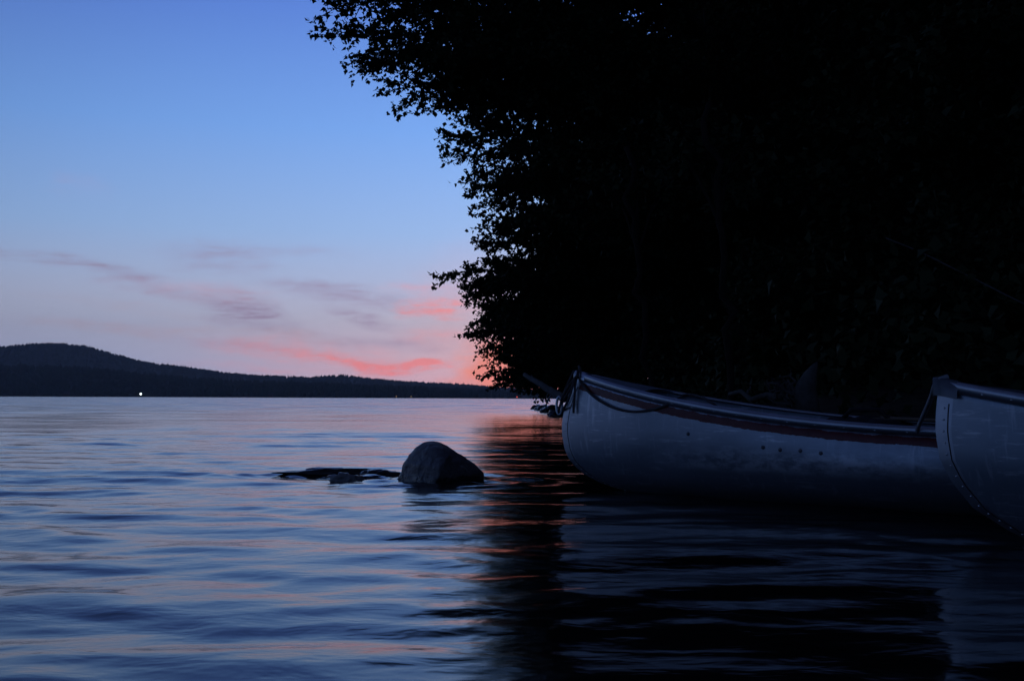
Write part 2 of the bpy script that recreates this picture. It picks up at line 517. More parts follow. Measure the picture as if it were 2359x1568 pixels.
m_cab = material('cabin boards', (.16, .07, .045), .8, 0, .3, (.1, .05, .035), 1)
m_cabw = material('pale cabin boards', (.3, .3, .32), .8, 0, .3, (.22, .22, .24), 1)
m_croof = material('cabin roof', (.05, .045, .05), .8)
def cabin(px, d, wd, ht, mat, label, pane=None):
    p = at(px, 917, d); p.z = 1.0
    t_ = empty('cabin', p)
    w2, dp = wd / 2, wd * .7
    V = [(-w2, 0, -2), (w2, 0, -2), (w2, dp, -2), (-w2, dp, -2), (-w2, 0, ht), (w2, 0, ht), (w2, dp, ht), (-w2, dp, ht), (-w2, dp / 2, ht + wd * .25), (w2, dp / 2, ht + wd * .25)]
    mesh_obj('wall', V, [(0, 1, 5, 4), (1, 2, 6, 9, 5), (2, 3, 7, 6), (3, 0, 4, 8, 7)], mat, t_, False)
    e = .5
    rz = ht + wd * .25 + .15
    s_ = (wd * .25) / (dp / 2)
    V = []
    for x in (-w2 - e, w2 + e):
        V += [(x, -e, ht + .15 - e * s_), (x, dp / 2, rz), (x, dp + e, ht + .15 - e * s_), (x, dp + e, ht + .4 - e * s_), (x, dp / 2, rz + .25), (x, -e, ht + .4 - e * s_)]
    mesh_obj('roof', V, [(0, 1, 2, 3, 4, 5)[::-1], (6, 7, 8, 9, 10, 11), (0, 6, 7, 1)[::-1], (1, 7, 8, 2)[::-1], (2, 8, 9, 3)[::-1], (3, 9, 10, 4)[::-1], (4, 10, 11, 5)[::-1], (5, 11, 6, 0)[::-1]], m_croof, t_, False)
    m_frame = m_post
    for sx_ in (-.25, .25):
        mb = MB()
        x0, x1, z0, z1 = sx_ * wd - .6, sx_ * wd + .6, ht * .35, ht * .8
        for (a0, b0, a1, b1) in ((x0, z0, x1, z0 + .12), (x0, z1 - .12, x1, z1), (x0, z0 + .12, x0 + .12, z1 - .12), (x1 - .12, z0 + .12, x1, z1 - .12)):
            V = [(a0, -.1, b0), (a1, -.1, b0), (a1, -.1, b1), (a0, -.1, b1), (a0, .02, b0), (a1, .02, b0), (a1, .02, b1), (a0, .02, b1)]
            mb.add(V, [(0, 1, 2, 3), (1, 5, 6, 2), (5, 4, 7, 6), (4, 0, 3, 7), (3, 2, 6, 7), (4, 5, 1, 0)])
        wn = mb.build('window', m_post, t_, False)
        mesh_obj('pane', [(x0 + .12, -.04, z0 + .12), (x1 - .12, -.04, z0 + .12), (x1 - .12, -.04, z1 - .12), (x0 + .12, -.04, z1 - .12)], [(0, 1, 2, 3)], pane or m_croof, wn, False)
    tag(t_, label, 'cabin', None)
cabin(152, 1494, 7, 3.6, m_cab, 'reddish brown cabin at the water edge below the hill')
cabin(1206 / 1, 1494, 5, 3, m_cabw, 'pale cabin on the far shore beside the red light')
cabin(622, 1494, 6, 3.2, m_cab, 'dim brown cabin at the middle of the far shore')

# ------------------------------------------------------------------ rocks
m_rock = material('boulder stone', (.17, .16, .16), .36, 0, .5, (.07, .066, .066), 7, (12, .9, .035))
m_wet = material('wet stone', (.035, .034, .035), .22, 0, .5, (.018, .018, .018), 9, (22, .5, .015))

def wet_band(mt):
    t = NT(mt.node_tree)
    b = mt.node_tree.nodes['Principled BSDF']
    src = b.inputs['Base Color'].links[0].from_socket
    co = t.n('ShaderNodeTexCoord').outputs['Object']
    z = t.n('ShaderNodeSeparateXYZ', {0: co}).outputs[2]
    wz = t.math('ADD', z, t.mapr(t.noise(co, 14, 4, .6).outputs[0], .3, .7, -.012, .012))
    wet = t.mapr(wz, .018, .045, 1, 0, True)
    vein = t.mapr(t.noise(t.n('ShaderNodeMapping', {'Vector': co, 'Scale': (3, 9, 9), 'Rotation': (0, .7, .4)}).outputs[0], 2.2, 6, .7, 1.2).outputs[0], .58, .64, 0, .6)
    c = t.mix(vein, src, (.3, .29, .28, 1))
    t.t.links.new(t.mix(wet, c, (.03, .03, .032, 1)), b.inputs['Base Color'])
    t.t.links.new(t.mapr(wet, 0, 1, .42, .12), b.inputs['Roughness'])
wet_band(m_rock)

def outline_rock(name, outline, depth, seed, mat, amp, sub=5):
    # radius in the (x, z) plane follows the outline, the depth axis is rounded
    ang = [math.atan2(z, x) for x, z in outline]
    rad = [math.hypot(x, z) for x, z in outline]
    o_ = sorted(zip(ang, rad))
    aa = np.array([q[0] for q in o_]); ra = np.array([q[1] for q in o_])
    bm = bmesh.new()
    bmesh.ops.create_icosphere(bm, subdivisions=sub, radius=1)
    for v in bm.verts:
        x, y, z = v.co
        hyp = math.hypot(x, z)
        r = float(np.interp(math.atan2(z, x), aa, ra, period=2 * math.pi))
        sc = hyp ** .8 if hyp > 1e-6 else 0
        nx, nz_ = (x / hyp, z / hyp) if hyp > 1e-6 else (0, 0)
        p = Vector((nx * r * sc, y * depth, nz_ * r * sc))
        q = p * 5 + Vector((seed, 0, 0))
        k = 1 + amp * fbm(q) + amp * .35 * fbm(q * 3.5)
        # broad chipped facets
        cell = noise.voronoi(q * .9)[0]
        k += amp * 1.1 * (cell[1] - cell[0] - .3)
        p = p * k
        w_ = 1 - abs(p.x - (-.005 + .38 * p.z + .03 * fbm((p.z * 9, 3, 1)))) / .22
        p.y *= .35 + 1.05 * max(0, w_)
        p.y -= .03 * max(0, 1 - abs(p.x + .06 - p.z * .35) / .012) * (1 if p.y < 0 and p.z < .13 else 0) * -.25
        v.co = p
    return bm_obj(name, bm, mat)

D0 = 5.95
ol = [((px - 1010) * D0 / FPX, (1108 - py) * D0 / FPX) for px, py in
      [(906, 1112), (918, 1090), (933, 1060), (950, 1034), (968, 1021), (986, 1018), (1005, 1022), (1030, 1033), (1052, 1047), (1075, 1060), (1100, 1075),
       (1114, 1092), (1112, 1112), (1100, 1150), (1010, 1165), (920, 1150)]]
rk = outline_rock('boulder', ol, .2, 3.1, m_rock, .045, 6)
rk.location = (ROCK.x, ROCK.y + .12, 0)
tag(rk, 'dark rounded boulder with a sloping right side rising from the lake', 'boulder')

def low_rock(px, py, d, lx, ly, hz, seed, label, rz=0, name='rock', mat=m_wet, cat='rock', group=None, amp=.16):
    bm = bmesh.new()
    bmesh.ops.create_icosphere(bm, subdivisions=4, radius=1)
    for v in bm.verts:
        q = v.co * 1.6 + Vector((seed, seed * .3, 0))
        k = 1 + amp * 1.6 * fbm(q) + amp * .5 * fbm(q * 3)
        cell = noise.voronoi(q * 1.2)[0]
        k += amp * .8 * (cell[1] - cell[0] - .3)
        v.co = Vector((v.co.x * lx, v.co.y * ly, v.co.z * hz)) * k
    o = bm_obj(name, bm, mat)
    p = at(px, py, d)
    o.location = (p.x, p.y, 0)
    o.rotation_euler = (0, 0, rz)
    return tag(o, label, cat, group)
m_glint = material('wet stone with pale glint colour', (.32, .31, .3), .2, 0, .6, (.18, .17, .17), 9, (22, .6, .015))  # base colour lightened to stand for the wet glint on the stone
low_rock(798, 1106, 6.0, .09, .07, .04, 5, 'small wet stone, its glint painted in as pale colour, just breaking the surface in front of the long dark one', .3, mat=m_glint, amp=.28)
low_rock(770, 1092, 6.5, .28, .09, .03, 9, 'long dark rock awash left of the boulder', .05, amp=.34)
low_rock(875, 1090, 6.4, .12, .07, .035, 14, 'low wet rock awash touching the left side of the boulder', -.2)
k_ = 0
for (px, py, d, s_) in ((1238, 940, 46, .32), (1252, 944, 41, .38), (1262, 948, 38, .28), (1274, 951, 35, .42), (1287, 957, 30, .35), (1280, 960, 28, .22), (1246, 938, 50, .3)):
    k_ += 1
    low_rock(px, py, d, s_, s_ * .8, s_ * .55, 20 + k_ * 3, 'dark stone at the water edge under the overhanging trees', k_, 'shore_stone', m_wet, 'stone', 'stones along the wooded shore')

# ------------------------------------------------------------------ canoes
L, BEAM = 4.6, .455
STEM_A = [(.75, 0), (.5, .008), (.35, .03), (.22, .062), (.144, .093), (.086, .13), (.043, .172), (.016, .22), (.0, .30), (.0, .36), (.014, .43), (.036, .49), (.062, .55), (.09, .602)]
STEM_B = [(.9, 0), (.6, .008), (.32, .037), (.218, .087), (.115, .152), (.046, .24), (.012, .313), (0, .4), (.002, .46), (.008, .52), (.012, .565)]
SHAPE = {}
def set_shape(st_, hm):
    a_ = np.array(st_)
    q = np.concatenate([[0], np.cumsum(np.hypot(*np.diff(a_, axis=0).T))])
    SHAPE.update(stem=a_, sl=q / q[-1], HE=float(a_[-1, 1]), HM=hm)
def stem_at(v):
    return np.interp(v, SHAPE['sl'], SHAPE['stem'][:, 0]), np.interp(v, SHAPE['sl'], SHAPE['stem'][:, 1])
def sheer(t):
    return SHAPE['HM'] + (SHAPE['HE'] - SHAPE['HM']) * (1 - t) ** 2.3
def hull_pt(t, v, side=1, off=0.0):
    """t 0 at the stem .. 1 midships; v 0 keel .. 1 sheer; the forward half in canoe axes"""
    xs, zs = stem_at(v)
    x = xs + (L / 2 - xs) * t
    th = v * math.pi / 2
    n = 3.0
    ym = math.sin(th) ** (2 / n) if th > 0 else 0
    zm = 1 - max(math.cos(th), 0) ** (2 / n)
    ym *= 1 - .05 * max(0, (zm - .45) / .55) ** 1.5
    k = min(1, t / .75); k = k * k * (3 - 2 * k)
    ye = v ** .75
    plan = (1 - (1 - t) ** 2.3) ** .92
    y = BEAM * plan * (ye * (1 - k) + ym * k)
    z = sheer(t) * ((zs / SHAPE['HE']) * (1 - k) + zm * k)
    return Vector((x, side * (y + off), z))

NTS, NVS = 46, 30
ts = [((i / NTS) ** 1.35) for i in range(NTS + 1)]
vs = [j / NVS for j in range(NVS + 1)]
def make_hull(name, mat, parent):
    bm = bmesh.new()
    lay = bm.verts.layers.float.new('below_sheer')
    def patch(side, mirror):
        g = []
        for t_ in ts:
            row = []
            for v_ in vs:
                p = hull_pt(t_, v_, side)
                dz = sheer(t_) - p.z
                p.y += side * .0025 * fbm((p.x * 3, p.z * 5, side + 7)) * min(1, t_ * 8) * min(1, v_ * 3)
                if mirror: p.x = L - p.x
                vv = bm.verts.new(p)
                vv[lay] = dz
                row.append(vv)
            g.append(row)
        flip = (side > 0) != mirror
        for i in range(NTS):
            for j in range(NVS):
                q = [g[i][j], g[i + 1][j], g[i + 1][j + 1], g[i][j + 1]]
                if flip: q.reverse()
                bm.faces.new(q)
    for sd in (1, -1):
        for mi in (False, True):
            patch(sd, mi)
    bmesh.ops.remove_doubles(bm, verts=bm.verts, dist=.0008)
    o = bm_obj(name, bm, mat, parent)
    so_ = o.modifiers.new('thickness', 'SOLIDIFY')
    so_.thickness = .003
    so_.offset = 1 if False else -1
    return o

def alu(name, stripe, base=(.42, .46, .51)):
    mt = bpy.data.materials.new(name)
    mt.use_nodes = True
    t = NT(mt.node_tree)
    b = mt.node_tree.nodes['Principled BSDF']
    co = t.n('ShaderNodeTexCoord').outputs['Object']
    big = t.noise(co, 2.2, 5, .6)
    fine = t.noise(co, 38, 5, .7)
    col = t.mix(t.mapr(big.outputs[0], .3, .7, 0, 1), (base[0] * .84, base[1] * .86, base[2] * .88, 1), (*base, 1))
    # blotches of oxide and long scuffs along the hull
    sc = t.n('ShaderNodeMapping', {'Vector': co, 'Scale': (3.0, 3.0, 22.0), 'Rotation': (0, .12, 0)}).outputs[0]
    scr = t.noise(sc, 2.3, 6, .75)
    scf = t.mapr(scr.outputs[0], .56, .66, 0, .8)
    col = t.mix(scf, col, (.72, .74, .77, 1))
    vt = t.n('ShaderNodeMapping', {'Vector': co, 'Scale': (26.0, 26.0, 2.5)}).outputs[0]
    drip = t.noise(vt, 1.4, 4, .6)
    col = t.mix(t.mapr(drip.outputs[0], .58, .68, 0, .5), col, (.75, .77, .8, 1))
    # long thin scratches and dull grey scum near the water
    sc2 = t.n('ShaderNodeMapping', {'Vector': co, 'Scale': (1.6, 1.6, 90.0), 'Rotation': (0, -.05, 0)}).outputs[0]
    col = t.mix(t.mapr(t.noise(sc2, 1.5, 3, .6).outputs[0], .67, .71, 0, .5), col, (.85, .87, .9, 1))
    grime = t.math('MULTIPLY', t.mapr(t.n('ShaderNodeSeparateXYZ', {0: co}).outputs[2], .06, .13, 1, 0, True), t.mapr(big.outputs[0], .35, .65, .3, 1))
    col = t.mix(t.math('MULTIPLY', grime, .35), col, (.16, .16, .15, 1))
    # a rubbed, chalky belt low on the side where the hull has knocked along rocks and docks
    sp = t.n('ShaderNodeSeparateXYZ', {0: co})
    belt = t.math('MULTIPLY', t.mapr(sp.outputs[2], .15, .19, 0, 1, True), t.mapr(sp.outputs[2], .21, .29, 1, 0, True))
    belt = t.math('MULTIPLY', belt, t.math('MULTIPLY', t.mapr(sp.outputs[0], .5, 1.0, 0, 1, True), t.mapr(sp.outputs[0], 1.3, 2.1, 1, .25, True)))
    rub = t.noise(t.n('ShaderNodeMapping', {'Vector': co, 'Scale': (7.0, 7.0, 16.0)}).outputs[0], 1.6, 7, .75)
    belt = t.math('MULTIPLY', belt, t.mapr(rub.outputs[0], .42, .58, 0, 1))
    col = t.mix(belt, col, (.92, .94, .97, 1))
    metal = .68
    rough = t.mapr(fine.outputs[0], .3, .7, .28, .42)
    if stripe:
        at_ = t.n('ShaderNodeAttribute', attribute_name='below_sheer').outputs['Fac']
        wob = t.math('ADD', at_, t.mapr(t.noise(co, 16, 4, .7).outputs[0], .3, .7, -.004, .004))
        chip = t.mapr(t.noise(co, 9, 6, .75).outputs[0], .66, .70, 0, 1)
        m1 = t.math('GREATER_THAN', wob, .029)
        m2 = t.math('LESS_THAN', wob, .062)
        msk = t.math('MULTIPLY', t.math('MULTIPLY', m1, m2), t.math('SUBTRACT', 1.0, chip))
        red = t.mix(t.mapr(fine.outputs[0], .3, .7, 0, 1), (.2, .024, .02, 1), (.12, .015, .013, 1))
        col = t.mix(msk, col, red)
        t.t.links.new(t.math('MULTIPLY', t.math('SUBTRACT', 1.0, msk), metal), b.inputs['Metallic'])
    else:
        b.inputs['Metallic'].default_value = metal
    t.t.links.new(col, b.inputs['Base Color'])
    t.t.links.new(rough, b.inputs['Roughness'])
    hs = t.math('ADD', t.math('MULTIPLY', t.noise(co, 3.5, 2, .4).outputs[0], .012), t.math('MULTIPLY', fine.outputs[0], .0006))
    bp = t.n('ShaderNodeBump', {'Height': hs, 'Strength': .55, 'Distance': 1.0})
    t.t.links.new(bp.outputs[0], b.inputs['Normal'])
    return mt
m_hullA = alu('dented aluminium with red stripe', True)
m_hullB = alu('dented bare aluminium', False, (.38, .43, .48))
m_trim = material('aluminium trim', (.6, .62, .66), .33, .9, .5, (.42, .44, .47), 7, (60, .25, .002))
m_dark = material('dull deck metal', (.22, .23, .25), .5, .7, .5, (.12, .13, .14), 8, (40, .3, .003))

m_edge_shade = material('band edge shade', (.02, .02, .022), .8)  # dark tone painted for the shadow along the stem band edge

def full_line(v, side, n=60, off=0.0, dz=0.0):
    ptsA = []
    for i in range(n + 1):
        t_ = (i / n) ** 1.2
        p = hull_pt(t_, v, side, off); p.z += dz
        ptsA.append(p)
    return ptsA + [Vector((L - p.x, p.y, p.z)) for p in reversed(ptsA[:-1])]

def sweep(mb, line, side, prof):
    """prof: list of (outward, up) closed polygon, swept along a gunwale line"""
    k = len(mb.V); n = len(prof)
    for p in line:
        for (o_, u_) in prof:
            mb.V.append((p.x, p.y + side * o_, p.z + u_))
    for i in range(len(line) - 1):
        for j in range(n):
            j2 = (j + 1) % n
            f = (k + i * n + j, k + (i + 1) * n + j, k + (i + 1) * n + j2, k + i * n + j2)
            mb.F.append(f if side > 0 else f[::-1])
    mb.F.append(tuple(k + j for j in range(n)))
    mb.F.append(tuple(k + (len(line) - 1) * n + j for j in reversed(range(n))))

def box(mb, c, s, rz=0):
    V = []
    for z in (-1, 1):
        for (x, y) in ((-1, -1), (1, -1), (1, 1), (-1, 1)):
            px_, py_ = x * s[0], y * s[1]
            V.append((c[0] + px_ * math.cos(rz) - py_ * math.sin(rz), c[1] + px_ * math.sin(rz) + py_ * math.cos(rz), c[2] + z * s[2]))
    mb.add(V, [(3, 2, 1, 0), (4, 5, 6, 7), (0, 1, 5, 4), (1, 2, 6, 5), (2, 3, 7, 6), (3, 0, 4, 7)])

def make_canoe(loc, rz, mat, label, stripe):
    set_shape(*((STEM_A, .355) if stripe else (STEM_B, .36)))
    HE = SHAPE['HE']
    cap_mat, cap_drop = (m_trim, .018) if stripe else (m_dark, .042)
    root = empty('canoe', loc, rz)
    tag(root, label, 'canoe', 'aluminium canoes drawn up at the shore')
    make_hull('hull', mat, root)
    for sd in (1, -1):
        g = MB()
        ln = [p for p in full_line(1, sd)][1:-1]
        sweep(g, ln, sd, [(-.014, .004), (-.014, .012), (.004, .016), (.016, .010), (.016, -.004), (.011, -.022), (.004, -.026), (.0032, .002)])
        for q in range(2, len(ln) - 2, 3):
            p = ln[q]
            g.dome((p.x, p.y + sd * .0125, p.z - .011), (0, sd, 0), .0045, .003)
        g.build('gunwale', m_trim, root)
    # stem bands with their rivet rows
    for end in (0, 1):
        g = MB()
        for sd in (1, -1):
            k = len(g.V)
            rows = [j / 40 for j in range(3, 41)]
            for v_ in rows:
                for q in range(4):
                    xs, zs = stem_at(v_)
                    tt = q * .0072
                    p = hull_pt(tt, v_, sd, .0032 if q < 3 else .0002)
                    if q == 0:
                        p.x -= .004; p.y = sd * .004
                    g.V.append((p.x if not end else L - p.x, p.y, p.z))
            for i in range(len(rows) - 1):
                for q in range(3):
                    f = (k + i * 4 + q, k + i * 4 + q + 1, k + (i + 1) * 4 + q + 1, k + (i + 1) * 4 + q)
                    g.F.append(f if (sd < 0) != bool(end) else f[::-1])
            for j in range(2, 28):
                p = hull_pt(.0105, .10 + j * .031, sd, .0032)
                g.dome((p.x if not end else L - p.x, p.y, p.z), (-.3 if not end else .3, sd, 0), .0038, .0028)
        sb = g.build('stem_band', m_trim, root)
        sm = MB()  # thin dark tubes added as the shadow beside the raised band edge
        for sd in (1, -1):
            pts = []
            for j in range(3, 39):
                p = hull_pt(.0165, j / 40, sd, .001)
                pts.append((p.x if not end else L - p.x, p.y, p.z))
            sm.tube(pts, .0028, 6)
        sm.build('edge_shade', m_edge_shade, sb)
        # end deck with a folded cap over the tip
        d = MB()
        rows = [(i / 10) ** 1.1 * .20 for i in range(11)]
        for t_ in rows:
            pl, pr = hull_pt(t_, 1, 1), hull_pt(t_, 1, -1)
            for q in range(7):
                f = q / 6
                p = pl.lerp(pr, f)
                p.z += .010 + .014 * (1 - (2 * f - 1) ** 2) * min(1, t_ * 9)
                d.V.append((p.x if not end else L - p.x, p.y, p.z))
        for i in range(10):
            for q in range(6):
                f = (i * 7 + q, i * 7 + q + 1, (i + 1) * 7 + q + 1, (i + 1) * 7 + q)
                d.F.append(f if not end else f[::-1])
        dk = d.build('end_deck', m_dark, root)
        cp = MB()
        rows = [-.004, .0, .005, .012, .018, .023, .027]
        nq = 9
        for i, t_ in enumerate(rows):
            tt = max(t_, 0)
            hw = hull_pt(tt, 1, 1).y + .019
            zc = sheer(tt)
            xx = hull_pt(tt, 1, 1).x + (-.02 if t_ < 0 else 0)
            dropz = cap_drop
            for q in range(nq):
                a_ = math.pi * (q / (nq - 1))
                yy = -hw * math.cos(a_)
                zz = zc + .008 + .012 * math.sin(a_) if 0 < q < nq - 1 else zc - dropz
                cp.V.append((xx if not end else L - xx, yy, zz))
        for i in range(len(rows) - 1):
            for q in range(nq - 1):
                f = (i * nq + q, (i + 1) * nq + q, (i + 1) * nq + q + 1, i * nq + q + 1)
                cp.F.append(f if not end else f[::-1])
        cp.F.append(tuple(range(nq)) if not end else tuple(reversed(range(nq))))
        cp.build('deck_cap', cap_mat, root)
    # seats, thwarts, keel
    for x_ in (1.15, 3.55):
        tt = min(x_, L - x_) / (L / 2)
        hw = min(abs(hull_pt(max(tt - .07, .02), v_ / 100, 1).y) for v_ in range(35, 100) if .2 < hull_pt(tt, v_ / 100, 1).z < .26)
        mb = MB()
        box(mb, (x_, 0, .235), (.11, hw - .03, .008))
        box(mb, (x_ - .105, 0, .222), (.005, hw - .04, .012)); box(mb, (x_ + .105, 0, .222), (.005, hw - .04, .012))
        mb.build('seat', m_trim, root, False)
    for x_ in (1.85, 2.95):
        tt = min(x_, L - x_) / (L / 2)
        mb = MB()
        hw = hull_pt(tt, 1, 1).y - .012
        zz = sheer(tt) - .012
        mb.tube([(x_, -hw, zz), (x_, hw, zz)], .014, 10)
        mb.build('thwart', m_trim, root)
    kb = MB()
    ln = [hull_pt((i / 30), 0, 1) for i in range(31)]
    ln = ln + [Vector((L - p.x, 0, p.z)) for p in reversed(ln[:-1])]
    kb.tube([(p.x, 0, p.z - .006) for p in ln], .011, 6)
    kb.build('keel', m_trim, root)
    # rivets that hold the seat brackets
    for x_ in (.78, 1.16, 1.24, 1.33, 1.42, 2.9, 3.4, 3.5):
        tt = min(x_, L - x_) / (L / 2)
        for sd in (1, -1):
            best = min((abs(hull_pt(tt, v_ / 100, 1).z - (sheer(tt) - .125)), v_ / 100) for v_ in range(30, 100))[1]
            p = hull_pt(tt, best, sd, .001)
            rv = MB()
            rv.dome((p.x if x_ < L / 2 else L - p.x, p.y, p.z), (0, sd, -.15), .009, .005, 10)
            rv.build('rivet', m_dark, root)
    return root

dirA = Vector((.85, -.527, 0)).normalized()
rzA = math.atan2(dirA.y, dirA.x)
bowA = at(1297, 985, 5.6); bowA.z = -.03
bowB = at(2158, 985, 3.7); bowB.z = -.058
canA = make_canoe(bowA, rzA, m_hullA, 'dented silver canoe with a dark red stripe below its gunwale', True)
canB = make_canoe(bowB, rzA + .02, m_hullB, 'nearer bare silver canoe without stripe, cut off by the picture edge', False)
bpy.context.view_layer.update()

def hull_bvh(root, loc, rz):
    hull = [c for c in root.children if c.name.startswith('hull')][0]
    mw_ = Matrix.Translation(loc) @ Matrix.Rotation(rz, 4, 'Z')
    V = [mw_ @ v.co for v in hull.data.vertices]
    return BVHTree.FromPolygons(V, [tuple(p.vertices) for p in hull.data.polygons])
set_shape(STEM_A, .355); HE = SHAPE['HE']
bvA = hull_bvh(canA, bowA, rzA)
MA = Matrix.Translation(bowA) @ Matrix.Rotation(rzA, 4, 'Z')
MB_ = Matrix.Translation(bowB) @ Matrix.Rotation(rzA + .02, 4, 'Z')
nearA = (MA.to_3x3() @ Vector((0, -1, 0)))

def on_hull(px, py, off, d0):
    d = ray(px, py)
    hit = bvA.ray_cast(CAM, d.normalized())
    p = hit[0] if hit[0] is not None else at(px, py, d0)
    return p + nearA * off

# ------------------------------------------------------------------ ropes
m_rope = material('grey rope', (.14, .13, .13), .9, 0, .1, (.07, .065, .065), 30, (160, .8, .004))
def rope(name, lines, r, label, n=7, mat=m_rope):
    mb = MB()
    for ln, k in lines:
        mb.tube(smooth_path(ln, k), r, n)
    return tag(mb.build(name, mat), label, 'rope')
tipA = MA @ Vector((.10, 0, HE + .02))
def zA(zx, zy):
    return ((2000 + zx * .4783) * .5759, (1350 + zy * .4783) * .5759)
drape = [on_hull(*zA(x, y), .012, 5.5) for x, y in ((668, 330), (690, 380), (725, 425), (760, 465), (820, 515), (880, 550), (940, 580), (1000, 600), (1065, 614), (1130, 620), (1210, 615), (1290, 600), (1350, 583), (1400, 562), (1450, 535))]
gw = [on_hull(*zA(x, y), .024, 5.2) for x, y in ((1495, 515), (1520, 508))]
drape += gw
e_ = MA @ Vector((.85, -.12, .48))
drape += [gw[-1] + Vector((.03, .02, .028)), e_ + Vector((0, 0, .0)), MA @ Vector((1.0, -.05, .3))]
tail = [tipA + nearA * .025, on_hull(*zA(640, 420), .02, 5.6), on_hull(*zA(640, 450), .016, 5.6), on_hull(*zA(628, 560), .014, 5.6), on_hull(*zA(626, 630), .014, 5.6)]
wrap = [MA @ Vector(p) for p in ((.13, -.035, HE - .02), (.11, -.03, HE + .03), (.09, 0, HE + .045), (.08, .03, HE + .03), (.05, .03, HE - .03), (.02, .012, HE - .1), (-.01, -.012, HE - .16), (.01, -.035, HE - .12), (.06, -.045, HE - .05), (.11, -.04, HE))]
wrap2 = [MA @ Vector(p) for p in ((.08, -.03, HE + .02), (.03, -.03, HE - .07), (-.012, -.02, HE - .17), (-.026, .0, HE - .2), (.0, .022, HE - .19), (.02, -.03, HE - .17), (.05, -.045, HE - .14), (.075, -.05, HE - .09), (.09, -.045, HE - .02))]
rope('painter_rope', [(drape, 60), (tail, 24), (wrap, 40), (wrap2, 36)], .0062, 'dark rope tied round the striped canoe bow and sagging along its side')
# bow shackle
sh = MB()
ring = [MA @ Vector((-.012 + .016 * math.cos(a_) - .010, .0, HE - .16 + .045 * math.sin(a_))) for a_ in np.linspace(0, 6.283, 25)]
sh.tube(ring, .007, 8, False)
ringo = sh.build('bow_ring', m_trim)
ringo.parent = canA
ringo.matrix_parent_inverse = MA.inverted()

tipB = MB_ @ Vector((.012, -.012, .565 + .012))
dn = at(2112, 990, 4.28)
strap = [tipB + Vector((.03, 0, .01)), tipB, tipB + (dn - tipB) * .04 + Vector((-.012, 0, -.01)), tipB + (dn - tipB) * .35, tipB + (dn - tipB) * .7, dn, dn + Vector((.02, .03, -.05))]
strap2 = [tipB, tipB + Vector((-.03, .1, -.05)), tipB + (dn - tipB) * .6 + Vector((.04, .03, -.02)), dn + Vector((.05, .02, -.02)), dn + Vector((.06, 0, -.06))]
m_strap = material('pale strap', (.34, .35, .38), .8, 0, .2, (.25, .26, .28), 20, (120, .6, .004))
rope('mooring_rope', [(strap, 40)], .0085, 'taut rope from the nearer canoe tip down to the striped canoe', 7, m_strap)

ln = [at(2040, 548, 9.0), at(2120, 580, 8.9), at(2240, 640, 8.6), at(2359, 700, 8.3), at(2500, 765, 7.9)]
rope('washing_line', [(ln, 30)], .006, 'thin line slanting down through the dark wood above the canoes', 5)

# ------------------------------------------------------------------ gear lying in the canoe
m_wood = material('worn paddle wood', (.22, .15, .09), .5, 0, .4, (.13, .085, .05), 14)
def paddle(base, tip, label, mat=m_wood):
    root = empty('paddle', base)
    a, b_ = Vector((0, 0, 0)), tip - base
    d = b_.normalized()
    Lp = b_.length
    q = d.to_track_quat('X', 'Z')
    sh_ = MB()
    sh_.tube([q @ Vector((x, 0, 0)) for x in (0, Lp * .68)], .015, 8)
    sh_.tube([q @ Vector((-.01, y, 0)) for y in (-.05, 0, .05)], .018, 8)
    sh_.build('shaft', mat, root)
    bl = MB()
    pr = [(.64, .014), (.70, .045), (.76, .075), (.85, .085), (.94, .08), (.985, .055), (1.0, .0)]
    V = []
    for f, wd in pr:
        for (yy, zz) in ((-wd, 0), (0, .009), (wd, 0), (0, -.009)):
            V.append(q @ Vector((f * Lp, yy, zz)))
    Fc = []
    for i in range(len(pr) - 1):
        for j in range(4):
            Fc.append((i * 4 + j, i * 4 + (j + 1) % 4, (i + 1) * 4 + (j + 1) % 4, (i + 1) * 4 + j))
    bl.add(V, Fc)
    bl.build('blade', mat, root)
    return tag(root, label, 'paddle', 'paddles lying in the striped canoe')
paddle(MA @ Vector((3.35, .25, .40)), MA @ Vector((1.95, .34, .42)), 'paddle laid across the far side of the striped canoe, shaft shining')
paddle(MA @ Vector((2.9, -.1, .36)), MA @ Vector((1.5, .12, .40)), 'dark paddle lying along the middle of the striped canoe')

m_cloth = material('dark gear cloth', (.035, .033, .04), .9, 0, .2, (.02, .02, .024), 12, (30, .7, .01))
def bundle(p, sx_, sy_, sz_, label, seed):
    bm = bmesh.new()
    bmesh.ops.create_icosphere(bm, subdivisions=4, radius=1)
    for v in bm.verts:
        q = v.co * 1.8 + Vector((seed, 0, 0))
        k = 1 + .22 * fbm(q) + .08 * fbm(q * 3.3)
        c = v.co * k
        c = Vector((math.copysign(abs(c.x) ** .8, c.x), math.copysign(abs(c.y) ** .8, c.y), math.copysign(abs(c.z) ** .8, c.z)))
        v.co = Vector((c.x * sx_, c.y * sy_, c.z * sz_))
    root = empty('gear_bag', p, rzA)
    bm_obj('bag_body', bm, m_cloth, root)
    mb = MB()
    mb.tube([(-.1, 0, sz_ * .9), (-.06, 0, sz_ * 1.18), (.06, 0, sz_ * 1.2), (.1, 0, sz_ * .92)], .01, 6)
    mb.build('handle', m_cloth, root)
    return tag(root, label, 'bag')
bundle(MA @ Vector((1.5, .05, .27)), .22, .2, .14, 'dark lumpy bag lying in the striped canoe behind its bow seat', 2)
bundle(MA @ Vector((2.3, .0, .22)), .24, .22, .15, 'dark flattened bag lying amidships in the striped canoe', 5)

